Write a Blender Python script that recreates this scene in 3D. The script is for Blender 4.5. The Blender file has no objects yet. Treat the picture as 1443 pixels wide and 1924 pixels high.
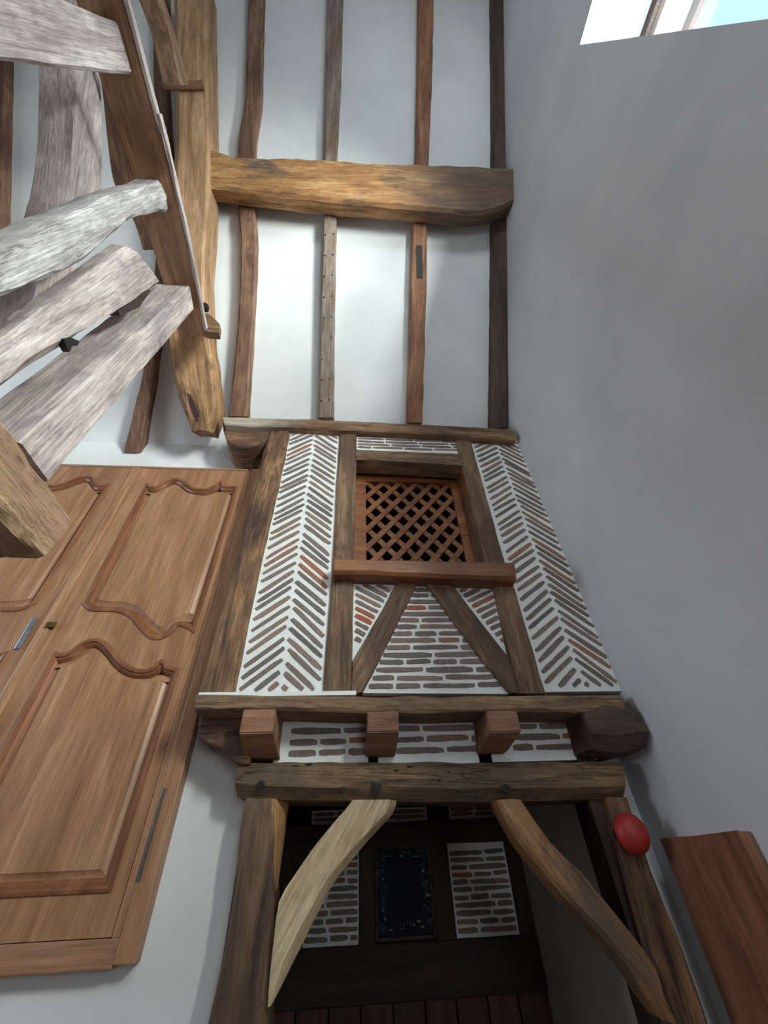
import bpy, bmesh, math, random
from mathutils import Vector, Matrix, noise, geometry
random.seed(7)
S = bpy.context.scene
COL = S.collection

# ------------------------------------------------------------------ camera
# frame 1443 x 1924, focal length in pixels F; the tall upright lines of the bay meet at VPZ
F, CX, CY = 740.0, 721.5, 962.0
upc = Vector((682 - CX, 140 - CY, F)).normalized()
xc = Vector((9800, 205, F)); xc = (xc - upc * xc.dot(upc)).normalized()
dc = upc.cross(xc).normalized()
if dc.z < 0: dc = -dc
EYE = Vector((0, 0, 1.65))
def W(v): return Vector((v.dot(xc), v.dot(dc), v.dot(upc)))
cam = bpy.data.cameras.new('camera')
camo = bpy.data.objects.new('camera', cam); COL.objects.link(camo)
cam.sensor_fit = 'VERTICAL'; cam.sensor_height = 24.0; cam.lens = F / 1924 * 24.0
cam.clip_start = 0.02
R0_, R1_, R2_ = W(Vector((1, 0, 0))), W(Vector((0, -1, 0))), W(Vector((0, 0, -1)))
camo.matrix_world = Matrix(((R0_.x, R1_.x, R2_.x, EYE.x), (R0_.y, R1_.y, R2_.y, EYE.y), (R0_.z, R1_.z, R2_.z, EYE.z), (0, 0, 0, 1)))
S.camera = camo

# ------------------------------------------------------------------ world and light
wd = bpy.data.worlds.new('sky'); S.world = wd; wd.use_nodes = True
bg = wd.node_tree.nodes['Background']
bg.inputs[0].default_value = (0.50, 0.72, 1.0, 1); bg.inputs[1].default_value = 1.6
def area(name, loc, target, sx, sy, power, col):
    l = bpy.data.lights.new(name, 'AREA'); l.shape = 'RECTANGLE'; l.size = sx; l.size_y = sy; l.energy = power; l.color = col
    o = bpy.data.objects.new(name, l); COL.objects.link(o); o.location = loc
    o.rotation_euler = (Vector(target) - Vector(loc)).to_track_quat('-Z', 'Y').to_euler()
    return o
area('assumed_high_light', (0.9, -2.9, 6.3), (-0.6, 2.2, 4.2), 1.0, 0.9, 48, (0.80, 0.93, 1.0))  # assumed lamp high inside the room; the opposite slope has no roof window
area('low_fill_light', (1.2, -3.6, 2.3), (-0.9, 2.4, 2.2), 1.2, 1.3, 40, (0.84, 0.94, 1.0))  # added fill low behind the camera, for an assumed window; none is built
area('gable_window_daylight', (3.3, -2.5, 4.7), (0.4, 0.5, 4.2), 1.8, 1.8, 1750, (0.96, 0.985, 0.98))
area('left_fill_light', (-4.9, 1.5, 3.0), (1.5, 0.9, 3.2), 1.3, 1.8, 62, (0.80, 0.90, 1.0))  # added fill that lifts the gable wall; no opening on this side
S.view_settings.view_transform = 'Standard'; S.view_settings.look = 'None'
S.view_settings.exposure = 0.08; S.view_settings.gamma = 1.0; S.view_settings.use_curve_mapping = False

# ------------------------------------------------------------------ sight lines to world planes (used only to read positions)
def ray(x, y): return W(Vector((x - CX, y - CY, F)))
def onY(x, y, Y): r = ray(x, y); return EYE + r * (Y / r.y)
def onX(x, y, X): r = ray(x, y); return EYE + r * (X / r.x)
def onZ(x, y, Z): r = ray(x, y); return EYE + r * ((Z - EYE.z) / r.z)
RN = Vector((0, 1.32, 1)).normalized()
def onR(x, y, off=0.0):                       # plane of the rafter fronts, moved off towards the room
    p = Vector((0, 2.2, 4.84)) - RN * off; r = ray(x, y)
    return EYE + r * ((p - EYE).dot(RN) / r.dot(RN))
def PY(Y): return lambda x, y: onY(x, y, Y)
def PX(X): return lambda x, y: onX(x, y, X)
def PZ(Z): return lambda x, y: onZ(x, y, Z)
def PR(o): return lambda x, y: onR(x, y, o)

# ------------------------------------------------------------------ materials
def srgb(c): return tuple(((v / 255) / 12.92 if v / 255 <= 0.04045 else ((v / 255 + 0.055) / 1.055) ** 2.4) for v in c) + (1,)
def newmat(name):
    m = bpy.data.materials.new(name); m.use_nodes = True; nt = m.node_tree
    for n in list(nt.nodes): nt.nodes.remove(n)
    out = nt.nodes.new('ShaderNodeOutputMaterial'); b = nt.nodes.new('ShaderNodeBsdfPrincipled')
    nt.links.new(b.outputs[0], out.inputs[0]); return m, nt, b
def N(nt, t, **k):
    n = nt.nodes.new(t)
    for a, v in k.items(): setattr(n, a, v)
    return n
def coords(nt, scale):
    tc = N(nt, 'ShaderNodeTexCoord'); oi = N(nt, 'ShaderNodeObjectInfo')
    mul = N(nt, 'ShaderNodeMath', operation='MULTIPLY'); mul.inputs[1].default_value = 37.0
    nt.links.new(oi.outputs['Random'], mul.inputs[0])
    add = N(nt, 'ShaderNodeVectorMath', operation='ADD'); nt.links.new(tc.outputs['Object'], add.inputs[0]); nt.links.new(mul.outputs[0], add.inputs[1])
    return add, oi
def tex(nt, vec, scale, sc, detail=4, rough=0.55, dist=0.0):
    mp = N(nt, 'ShaderNodeMapping'); mp.inputs['Scale'].default_value = scale; nt.links.new(vec.outputs[0], mp.inputs[0])
    t = N(nt, 'ShaderNodeTexNoise'); t.inputs['Scale'].default_value = sc; t.inputs['Detail'].default_value = detail
    t.inputs['Roughness'].default_value = rough; t.inputs['Distortion'].default_value = dist
    nt.links.new(mp.outputs[0], t.inputs[0]); return t
def ramp(nt, src, stops):
    r = N(nt, 'ShaderNodeValToRGB'); e = r.color_ramp.elements
    while len(e) < len(stops): e.new(0.5)
    for k, (p, c) in enumerate(stops): e[k].position = p; e[k].color = c
    nt.links.new(src, r.inputs[0]); return r
def mix(nt, fac, a, b, mode='MIX'):
    m = N(nt, 'ShaderNodeMix', data_type='RGBA', blend_type=mode)
    for s, v in ((m.inputs[0], fac), (m.inputs[6], a), (m.inputs[7], b)):
        if hasattr(v, 'links'): nt.links.new(v, s)
        else: s.default_value = v
    return m.outputs[2]
def wood(name, dark, mid, light, axis='x', rough=0.75, crack=0.6, bump=0.5, patch=None, var=0.25, patchpos=(0.5, 0.62), stain=None, mottle=0.5):
    m, nt, b = newmat(name)
    vec, oi = coords(nt, 1)
    def s(a, c): return {'x': (a, c, c), 'z': (c, c, a)}[axis]
    t1 = tex(nt, vec, s(1.0, 7.0), 1.6, 6, 0.62, 0.6)
    t2 = tex(nt, vec, s(2.0, 60.0), 2.0, 3, 0.6, 0.2)
    t3 = tex(nt, vec, s(1.2, 2.6), 1.4, 4, 0.6, 0.3)
    t4 = tex(nt, vec, s(0.8, 16.0), 1.3, 5, 0.55, 0.9)
    base = ramp(nt, t1.outputs[0], [(0.30, srgb(dark)), (0.50, srgb(mid)), (0.70, srgb(light))])
    fib = ramp(nt, t2.outputs[0], [(0.3, (0.62, 0.60, 0.58, 1)), (0.65, (1.12, 1.12, 1.12, 1))])
    c = mix(nt, 0.75, base.outputs[0], fib.outputs[0], 'MULTIPLY')
    if patch:
        pr = ramp(nt, t3.outputs[0], [(patchpos[0], (0, 0, 0, 1)), (patchpos[1], (1, 1, 1, 1))])
        c = mix(nt, pr.outputs[0], c, srgb(patch))
        c = mix(nt, 0.45, c, fib.outputs[0], 'MULTIPLY')
    t5 = tex(nt, vec, s(7.0, 15.0), 1.6, 7, 0.72, 0.2)
    mo = ramp(nt, t5.outputs[0], [(0.30, (0.50, 0.48, 0.47, 1)), (0.50, (1, 1, 1, 1)), (0.70, (1.30, 1.22, 1.12, 1))])
    c = mix(nt, mottle, c, mix(nt, 1.0, c, mo.outputs[0], 'MULTIPLY'))
    if stain:
        tc = N(nt, 'ShaderNodeTexCoord'); sx = N(nt, 'ShaderNodeSeparateXYZ'); nt.links.new(tc.outputs['Object'], sx.inputs[0])
        ad = N(nt, 'ShaderNodeMath', operation='MULTIPLY_ADD'); nt.links.new(t3.outputs[0], ad.inputs[0]); ad.inputs[1].default_value = 1.2; nt.links.new(sx.outputs[0], ad.inputs[2])
        mr0 = N(nt, 'ShaderNodeMapRange'); mr0.inputs[1].default_value = stain[0] + .6; mr0.inputs[2].default_value = stain[1] + .6; nt.links.new(ad.outputs[0], mr0.inputs[0])
        c = mix(nt, mr0.outputs[0], c, mix(nt, 0.75, c, srgb(stain[2])))
    cr = ramp(nt, t4.outputs[0], [(0.485, (1, 1, 1, 1)), (0.50, (1 - crack, 1 - crack, 1 - crack, 1)), (0.515, (1, 1, 1, 1))])
    crm = ramp(nt, t3.outputs[0], [(0.42, (0, 0, 0, 1)), (0.58, (1, 1, 1, 1))])
    c = mix(nt, crm.outputs[0], c, mix(nt, 1.0, c, cr.outputs[0], 'MULTIPLY'))
    hv = N(nt, 'ShaderNodeHueSaturation'); mr = N(nt, 'ShaderNodeMapRange')
    mr.inputs[3].default_value = 1 - var; mr.inputs[4].default_value = 1 + var
    nt.links.new(oi.outputs['Random'], mr.inputs[0]); nt.links.new(mr.outputs[0], hv.inputs['Value']); nt.links.new(c, hv.inputs['Color'])
    nt.links.new(hv.outputs[0], b.inputs['Base Color']); b.inputs['Roughness'].default_value = rough
    h = mix(nt, 0.5, t2.outputs[0], cr.outputs[0])
    bp = N(nt, 'ShaderNodeBump'); bp.inputs['Strength'].default_value = bump; bp.inputs['Distance'].default_value = 0.006
    nt.links.new(h, bp.inputs['Height']); nt.links.new(bp.outputs[0], b.inputs['Normal'])
    return m
def plaster(name, col, col2, bump=0.25, sc=2.0):
    m, nt, b = newmat(name); vec, oi = coords(nt, 1)
    t = tex(nt, vec, (1, 1, 1), sc, 5, 0.6, 0.4); t2 = tex(nt, vec, (1, 1, 1), 45, 5, 0.65)
    r = ramp(nt, t.outputs[0], [(0.35, srgb(col2)), (0.65, srgb(col))])
    nt.links.new(r.outputs[0], b.inputs['Base Color']); b.inputs['Roughness'].default_value = 0.9
    bp = N(nt, 'ShaderNodeBump'); bp.inputs['Strength'].default_value = bump; bp.inputs['Distance'].default_value = 0.004
    nt.links.new(mix(nt, 0.3, t2.outputs[0], t.outputs[0]), bp.inputs['Height']); nt.links.new(bp.outputs[0], b.inputs['Normal'])
    return m
def brickmat(name, stops):
    m, nt, b = newmat(name); vec, oi = coords(nt, 1)
    r = ramp(nt, oi.outputs['Random'], [(p, srgb(c)) for p, c in stops]); r.color_ramp.interpolation = 'LINEAR'
    t = tex(nt, vec, (1, 1, 1), 24, 5, 0.7); k = ramp(nt, t.outputs[0], [(0.3, (0.62, 0.6, 0.6, 1)), (0.7, (1.2, 1.18, 1.15, 1))])
    nt.links.new(mix(nt, 1.0, r.outputs[0], k.outputs[0], 'MULTIPLY'), b.inputs['Base Color']); b.inputs['Roughness'].default_value = 0.88
    bp = N(nt, 'ShaderNodeBump'); bp.inputs['Strength'].default_value = 0.5; bp.inputs['Distance'].default_value = 0.003
    nt.links.new(t.outputs[0], bp.inputs['Height']); nt.links.new(bp.outputs[0], b.inputs['Normal'])
    return m
def plain(name, col, rough=0.6, metal=0.0):
    m, nt, b = newmat(name); vec, oi = coords(nt, 1)
    t = tex(nt, vec, (1, 1, 1), 30, 3); r = ramp(nt, t.outputs[0], [(0.3, srgb([v * 0.82 for v in col])), (0.7, srgb(col))])
    nt.links.new(r.outputs[0], b.inputs['Base Color']); b.inputs['Roughness'].default_value = rough; b.inputs['Metallic'].default_value = metal
    return m
M = {}
M['plaster'] = plaster('plaster', (226, 226, 224), (216, 217, 216))
M['plaster_gable'] = plaster('plaster_gable', (216, 216, 220), (202, 203, 208), 0.35, 1.1)
M['mortar'] = plaster('mortar', (238, 238, 234), (226, 226, 222), 0.4, 6)
M['brick'] = brickmat('thin_brick', [(0.0, (112, 104, 100)), (0.3, (138, 120, 112)), (0.55, (126, 112, 104)), (0.8, (150, 126, 114)), (0.93, (146, 122, 110)), (0.97, (166, 112, 88)), (1.0, (176, 100, 72))])
M['old_oak'] = wood('old_oak', (66, 46, 34), (118, 86, 60), (164, 126, 88), crack=0.75, bump=1.0, patch=(80, 54, 42), mottle=0.85)
M['jetty_oak'] = wood('jetty_oak', (82, 60, 44), (134, 106, 78), (176, 144, 108), crack=0.75, bump=0.9, patch=(112, 92, 72), mottle=0.75)
M['post_oak'] = wood('post_oak', (78, 58, 44), (124, 96, 72), (154, 124, 96), crack=0.5, bump=0.7, patch=(96, 72, 54), mottle=0.7)
M['sill_oak'] = wood('sill_oak', (96, 56, 32), (140, 88, 52), (172, 114, 68), rough=0.5, crack=0.3, bump=0.35)
M['lattice'] = wood('lattice_wood', (104, 60, 34), (140, 84, 46), (166, 106, 60), rough=0.6, crack=0.1, bump=0.2, var=0.12)
M['rafter'] = wood('rafter_oak', (78, 54, 42), (122, 90, 70), (154, 120, 94), crack=0.5, bump=0.6, patch=(96, 66, 52))
M['rafter_red'] = wood('rafter_red_oak', (92, 58, 40), (132, 90, 64), (160, 116, 84), crack=0.4, bump=0.4)
M['rafter_grey'] = wood('rafter_grey_oak', (104, 90, 80), (134, 118, 106), (160, 146, 134), crack=0.4, bump=0.4, patch=(116, 92, 74))
M['purlin'] = wood('purlin_oak', (124, 84, 50), (170, 122, 74), (204, 164, 112), crack=0.6, bump=0.8, patch=(104, 84, 68), patchpos=(0.58, 0.70), stain=(1.7, 2.3, (84, 72, 66)))
M['principal'] = wood('principal_oak', (126, 94, 64), (160, 124, 90), (186, 152, 116), crack=0.4, bump=0.5)
M['foot'] = wood('rotten_oak', (88, 62, 42), (146, 108, 72), (184, 144, 102), crack=0.8, bump=0.8, patch=(78, 52, 36))
M['tie'] = wood('tie_oak', (106, 76, 52), (136, 100, 70), (158, 120, 88), crack=0.3, bump=0.4)
M['pale'] = wood('pale_oak', (146, 130, 126), (186, 170, 164), (208, 196, 190), crack=0.5, bump=0.6, patch=(152, 138, 138), var=0.08)
M['pale_grey'] = wood('pale_grey_oak', (136, 128, 126), (176, 170, 168), (206, 202, 198), crack=0.6, bump=0.8, patch=(148, 140, 138), var=0.05)
M['pale_broken'] = wood('broken_oak', (124, 94, 68), (178, 146, 112), (222, 190, 150), crack=0.45, bump=1.0, patch=(148, 116, 90), var=0.05, mottle=0.8)
M['brace_pale'] = wood('brace_pale_oak', (166, 140, 104), (196, 172, 134), (216, 196, 160), crack=0.4, bump=0.5, var=0.05)
M['brace_tan'] = wood('brace_tan_oak', (122, 84, 52), (158, 116, 76), (184, 142, 98), crack=0.6, bump=0.5, patch=(110, 88, 70))
M['chamfer'] = wood('chamfer_oak', (150, 106, 66), (184, 138, 92), (204, 162, 116), crack=0.3, bump=0.3)
M['dark_oak'] = wood('dark_oak', (34, 22, 18), (56, 38, 30), (78, 54, 42), crack=0.4, bump=0.4)
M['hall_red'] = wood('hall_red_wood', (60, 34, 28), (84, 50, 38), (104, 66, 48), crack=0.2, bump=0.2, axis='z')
M['dark_end'] = wood('dark_end_oak', (50, 38, 32), (78, 60, 50), (98, 76, 62), crack=0.5, bump=0.6, patch=(66, 50, 42))
M['plate'] = wood('plate_oak', (76, 54, 38), (122, 92, 66), (158, 124, 90), crack=0.6, bump=0.6, patch=(96, 72, 52), stain=(0.75, 0.25, (168, 158, 146)))
M['joist_end'] = wood('joist_end_oak', (110, 76, 56), (144, 104, 78), (166, 130, 102), crack=0.3, bump=0.4, var=0.12)
M['walnut'] = wood('walnut_upright', (140, 98, 68), (160, 116, 84), (182, 138, 104), axis='z', rough=0.42, crack=0.1, bump=0.12, var=0.06, mottle=0.15)
M['walnut_rail'] = wood('walnut_level', (134, 94, 70), (156, 114, 88), (174, 132, 104), axis='x', rough=0.42, crack=0.1, bump=0.12, var=0.06, mottle=0.15)
M['walnut_mould'] = wood('walnut_moulding', (110, 68, 44), (132, 84, 56), (152, 102, 72), axis='z', rough=0.35, crack=0.05, bump=0.1, var=0.04, mottle=0.15)
M['board'] = wood('red_brown_board', (104, 66, 50), (134, 88, 66), (156, 106, 80), rough=0.45, crack=0.1, bump=0.15, mottle=0.15)
M['iron'] = plain('dark_iron', (34, 30, 28), 0.6, 0.3)
M['hinge'] = plain('hinge_steel', (92, 84, 80), 0.5, 0.5)
M['steel'] = plain('steel', (172, 184, 196), 0.3, 0.85)
M['brass'] = plain('brass', (130, 110, 60), 0.4, 0.8)
M['red'] = plain('red_plastic', (186, 52, 44), 0.5)
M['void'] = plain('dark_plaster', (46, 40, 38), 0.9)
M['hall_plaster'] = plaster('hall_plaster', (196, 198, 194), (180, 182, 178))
M['floor'] = plain('terracotta_floor', (120, 84, 66), 0.7)
M['white_paint'] = plain('white_paint', (232, 230, 222), 0.5)
M['pinkwood'] = wood('painted_eave_board', (150, 130, 130), (184, 164, 162), (204, 188, 186), crack=0.1, bump=0.1)
M['indigo'] = plain('indigo_paper', (22, 26, 44), 0.9)
M['ivory'] = plain('ivory_print', (138, 142, 118), 0.7)
M['teal'] = plain('teal_print', (44, 62, 76), 0.7)
gm, gnt, gb = newmat('window_glass')
tr = gnt.nodes.new('ShaderNodeBsdfTransparent'); gl = gnt.nodes.new('ShaderNodeBsdfGlossy'); mx_ = gnt.nodes.new('ShaderNodeMixShader')
tr.inputs[0].default_value = (0.93, 0.97, 0.96, 1); gl.inputs['Roughness'].default_value = 0.03; mx_.inputs[0].default_value = 0.07
gnt.links.new(tr.outputs[0], mx_.inputs[1]); gnt.links.new(gl.outputs[0], mx_.inputs[2])
gnt.links.new(mx_.outputs[0], [n for n in gnt.nodes if n.type == 'OUTPUT_MATERIAL'][0].inputs[0]); gnt.nodes.remove(gb)
M['glass'] = gm

# ------------------------------------------------------------------ object helpers
def tag(o, label=None, cat=None, group=None, kind=None):
    if label: o['label'] = label
    if cat: o['category'] = cat
    if group: o['group'] = group
    if kind: o['kind'] = kind
    return o
def empty(name, loc):
    o = bpy.data.objects.new(name, None); o.empty_display_size = 0.1; COL.objects.link(o); o.location = loc
    o.matrix_world = Matrix.Translation(loc); WM[o.name] = Matrix.Translation(loc); return o
WM = {}
def link(name, me, parent, mw):
    o = bpy.data.objects.new(name, me); COL.objects.link(o)
    if parent:
        o.parent = parent; o.matrix_local = WM[parent.name].inverted() @ mw
    else: o.matrix_world = mw
    WM[o.name] = mw
    return o
def mesh_obj(name, verts, faces, mat, parent=None, frame=None, smooth=40):
    """verts in world space; frame = Matrix giving the object's own axes (default: translation to the centre)"""
    if frame is None:
        c = sum((Vector(v) for v in verts), Vector()) / len(verts); frame = Matrix.Translation(c)
    inv = frame.inverted()
    me = bpy.data.meshes.new(name); me.from_pydata([inv @ Vector(v) for v in verts], [], faces); me.update()
    bm = bmesh.new(); bm.from_mesh(me); bmesh.ops.recalc_face_normals(bm, faces=bm.faces); bm.to_mesh(me); bm.free()
    me.materials.append(mat)
    if smooth:
        me.polygons.foreach_set('use_smooth', [True] * len(me.polygons)); me.set_sharp_from_angle(angle=math.radians(smooth))
    return link(name, me, parent, frame)
def boxv(a, b):
    (x0, y0, z0), (x1, y1, z1) = a, b
    v = [(x0, y0, z0), (x1, y0, z0), (x1, y1, z0), (x0, y1, z0), (x0, y0, z1), (x1, y0, z1), (x1, y1, z1), (x0, y1, z1)]
    f = [(0, 3, 2, 1), (4, 5, 6, 7), (0, 1, 5, 4), (1, 2, 6, 5), (2, 3, 7, 6), (3, 0, 4, 7)]
    return v, f
def boxes(name, bl, mat, parent=None, smooth=0, bev=0.0):
    V, Fc = [], []
    for a, b in bl:
        v, f = boxv(a, b); n = len(V); V += v; Fc += [tuple(i + n for i in q) for q in f]
    o = mesh_obj(name, V, Fc, mat, parent, smooth=smooth)
    if bev:
        bm = bmesh.new(); bm.from_mesh(o.data); bmesh.ops.bevel(bm, geom=bm.edges[:], offset=bev, segments=2, affect='EDGES', profile=0.5); bm.to_mesh(o.data); bm.free()
    return o
def prism(name, pts, back, mat, parent=None, smooth=0, bev=0.0):
    """pts: closed outline in world space, pushed along back"""
    n = len(pts); back = Vector(back)
    V = [Vector(p) for p in pts] + [Vector(p) + back for p in pts]
    Fc = [tuple(range(n)), tuple(range(2 * n - 1, n - 1, -1))] + [(i, (i + 1) % n, (i + 1) % n + n, i + n) for i in range(n)]
    o = mesh_obj(name, V, Fc, mat, parent, smooth=smooth)
    if bev:
        bm = bmesh.new(); bm.from_mesh(o.data); bmesh.ops.bevel(bm, geom=bm.edges[:], offset=bev, segments=2, affect='EDGES', profile=0.6); bm.to_mesh(o.data); bm.free()
    return o
SEED = [0]
def cr(p0, p1, p2, p3, t):
    return 0.5 * ((2 * p1) + (p2 - p0) * t + (2 * p0 - 5 * p1 + 4 * p2 - p3) * t * t + (3 * p1 - p0 - 3 * p2 + p3) * t ** 3)
def timber(name, st, back, mat, label=None, cat='beam', parent=None, group=None, step=0.05, amp=0.004, ch=0.014, lin=False, end=0.006, chL=None, chR=None):
    """st: list of (left edge point, right edge point) of the front face, in world space; back: vector to the rear face.
    Grown as one rough-hewn log with chamfered corners; local x runs along the timber."""
    SEED[0] += 13.7; sd = SEED[0]
    back = Vector(back); st = [(Vector(a), Vector(b)) for a, b in st]
    dense = []
    for i in range(len(st) - 1):
        a, b = st[i], st[i + 1]; p, q = st[max(i - 1, 0)], st[min(i + 2, len(st) - 1)]
        L = ((a[0] + a[1]) / 2 - (b[0] + b[1]) / 2).length; n = max(2, int(L / step))
        for k in range(n):
            t = k / n
            if lin or len(st) == 2: dense.append((a[0].lerp(b[0], t), a[1].lerp(b[1], t)))
            else: dense.append((cr(p[0], a[0], b[0], q[0], t), cr(p[1], a[1], b[1], q[1], t)))
    dense.append(st[-1])
    A = (dense[0][0] + dense[0][1]) / 2; B = (dense[-1][0] + dense[-1][1]) / 2
    ex = (B - A).normalized(); ez = back.normalized(); ez = (ez - ex * ez.dot(ex)).normalized(); ey = ez.cross(ex)
    fr = Matrix(((ex.x, ey.x, ez.x, A.x), (ex.y, ey.y, ez.y, A.y), (ex.z, ey.z, ez.z, A.z), (0, 0, 0, 1)))
    D = back.length; V = []; s = 0.0; prev = None
    cl = ch if chL is None else chL; crr = ch if chR is None else chR
    for (l, r) in dense:
        mid = (l + r) / 2
        if prev is not None: s += (mid - prev).length
        prev = mid; w = max((r - l).length, 1e-4); u = (r - l) / w; bn = back / D
        a = min(cl, w * 0.42, D * 0.42); b = min(crr, w * 0.42, D * 0.42); c = min(0.014, w * .3, D * .3)
        ring = [(a, 0), (w * .5, 0), (w - b, 0), (w, b), (w, D * .5), (w, D - c), (w - c, D), (w * .5, D), (c, D), (0, D - c), (0, D * .5), (0, a)]
        for k, (x, z) in enumerate(ring):
            nz = noise.noise(Vector((s * 9 + sd, k * 1.7, sd))) * amp + noise.noise(Vector((s * 28, k * 3.1 + sd, 4.0))) * amp * 0.45
            nx = noise.noise(Vector((s * 7, k * 2.3 + sd, 9.0 + sd))) * amp
            V.append(l + u * (x + nx) + bn * (z + nz))
    R = 12; n = len(dense)
    for k in range(R):     # uneven cut ends
        V[k] = V[k] - ex * (noise.noise(Vector((k * 2.1, sd, 0))) * end); V[(n - 1) * R + k] = V[(n - 1) * R + k] + ex * (noise.noise(Vector((k * 2.1, sd, 5))) * end)
    Fc = []
    for i in range(n - 1):
        for k in range(R):
            k2 = (k + 1) % R; Fc.append((i * R + k, i * R + k2, (i + 1) * R + k2, (i + 1) * R + k))
    Fc.append(tuple(range(R))); Fc.append(tuple((n - 1) * R + k for k in range(R - 1, -1, -1)))
    o = mesh_obj(name, V, Fc, mat, parent, frame=fr, smooth=33)
    if label: tag(o, label, cat, group)
    return o
def px(plane, rows):             # rows of (xl, yl, xr, yr)
    return [(plane(a, b), plane(c, d)) for a, b, c, d in rows]
def cylinder(name, a, b, r, mat, parent=None, n=12, r2=None):
    a, b = Vector(a), Vector(b); ex = (b - a).normalized(); t = ex.orthogonal().normalized(); u = ex.cross(t); r2 = r if r2 is None else r2
    V = [a + (t * math.cos(i * 2 * math.pi / n) + u * math.sin(i * 2 * math.pi / n)) * r for i in range(n)] + [b + (t * math.cos(i * 2 * math.pi / n) + u * math.sin(i * 2 * math.pi / n)) * r2 for i in range(n)]
    Fc = [tuple(range(n)), tuple(range(2 * n - 1, n - 1, -1))] + [(i, (i + 1) % n, (i + 1) % n + n, i + n) for i in range(n)]
    return mesh_obj(name, V, Fc, mat, parent, smooth=40)

# ------------------------------------------------------------------ the room shell
XG = 1.505; YB = 2.46; OFF = -0.11
def roofz(Y, off=OFF): return 4.84 + 1.32 * (2.2 - Y) - off * 1.656
YR = -1.7; ZR = roofz(YR); YBK = 2 * YR - YB; XL = -5.2; ZE = roofz(YB)
def st(name, *a, **k):
    o = boxes(name, *a, **k); tag(o, kind='structure'); return o
o = st('wall_facade', [((XL, YB, 0), (-0.50, YB + .12, ZE)), ((-0.50, YB, 2.03), (-0.05, YB + .12, ZE)), ((-0.05, YB, 2.03), (0.95, YB + .12, 3.10)),
                   ((-0.05, YB, 4.42), (0.95, YB + .12, ZE)), ((0.95, YB, 2.03), (XG, YB + .12, ZE)), ((1.30, YB, 0), (XG, YB + .12, 2.03))], M['plaster'])
tag(o, 'white plastered wall around the half-timbered bay')
# gable wall on the right with its window opening
WY0, WY1, WZ0, WZ1, WX = -1.45, -0.245, 3.35, 5.86, 1.98
o = st('wall_right', [((XG, WY1, 0), (WX, 3.9, 12)), ((XG, YBK, 0), (WX, WY0, 12)), ((XG, WY0, 0), (WX, WY1, WZ0)), ((XG, WY0, WZ1), (WX, WY1, 12))], M['plaster_gable'])
tag(o, 'tall grey-white plastered gable wall on the right')
o = st('wall_left', [((XL - .1, YBK, 0), (XL, 3.9, 12))], M['plaster'])
o = st('wall_back', [((XL, YBK - .1, 0), (XG, YBK, ZE + .3))], M['plaster'])
o = st('floor', [((XL, YBK, -0.1), (XG, 3.9, 0))], M['floor'])
# sloping ceiling, both slopes
def slope(name, y0, z0, y1, z1, label):
    n = Vector((0, -(z1 - z0), (y1 - y0))).normalized()
    if n.z < 0: n = -n
    V = [Vector((XL, y0, z0)), Vector((XG + .1, y0, z0)), Vector((XG + .1, y1, z1)), Vector((XL, y1, z1))]
    o = prism(name, V, n * .08, M['plaster']); tag(o, label, kind='structure'); return o
slope('ceiling', YB + .1, roofz(YB + .1), YR, ZR, 'white plastered roof slope between the old rafters')
slope('ceiling', YR, ZR, YBK - .1, roofz(YB + .1), 'opposite white roof slope')

# gable window, top right
win = empty('window_1', (WX - .06, (WY0 + WY1) / 2, WZ0)); tag(win, 'deep-set gable window with cream reveal, top right corner', kind='structure')
fx0, fx1 = 1.905, 1.965
boxes('window_frame', [((fx0, WY0, WZ1 - .075), (fx1, WY1, WZ1)), ((fx0, WY0, WZ0), (fx1, WY1, WZ0 + .075)), ((fx0, WY1 - .03, WZ0), (fx1, WY1, WZ1)), ((fx0, WY0, WZ0), (fx1, WY0 + .075, WZ1)),
                       ((fx0, (WY0 + WY1) / 2 - .04, WZ0), (fx1, (WY0 + WY1) / 2 + .04, WZ1))], M['dark_oak'], win)
mid = (WY0 + WY1) / 2
for y0, y1 in ((WY0 + .075, mid - .04), (mid + .04, WY1 - .03)):
    boxes('pane', [((fx0 + .025, y0, WZ0 + .075), (fx0 + .031, y1, WZ1 - .075))], M['glass'], win)
ev = empty('roof_eave', (2.3, -.8, 6.0)); tag(ev, 'pinkish boarded roof overhang seen outside through the gable window', 'roof eave')
for k in range(3):
    boxes('board', [((2.0 + k * .105, -3.0, 6.10), (2.1 + k * .105, .8, 6.13))], M['pinkwood'], ev, bev=.004)
boxes('fascia', [((2.315, -3.0, 6.02), (2.35, .8, 6.2))], M['dark_oak'], ev)

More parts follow.
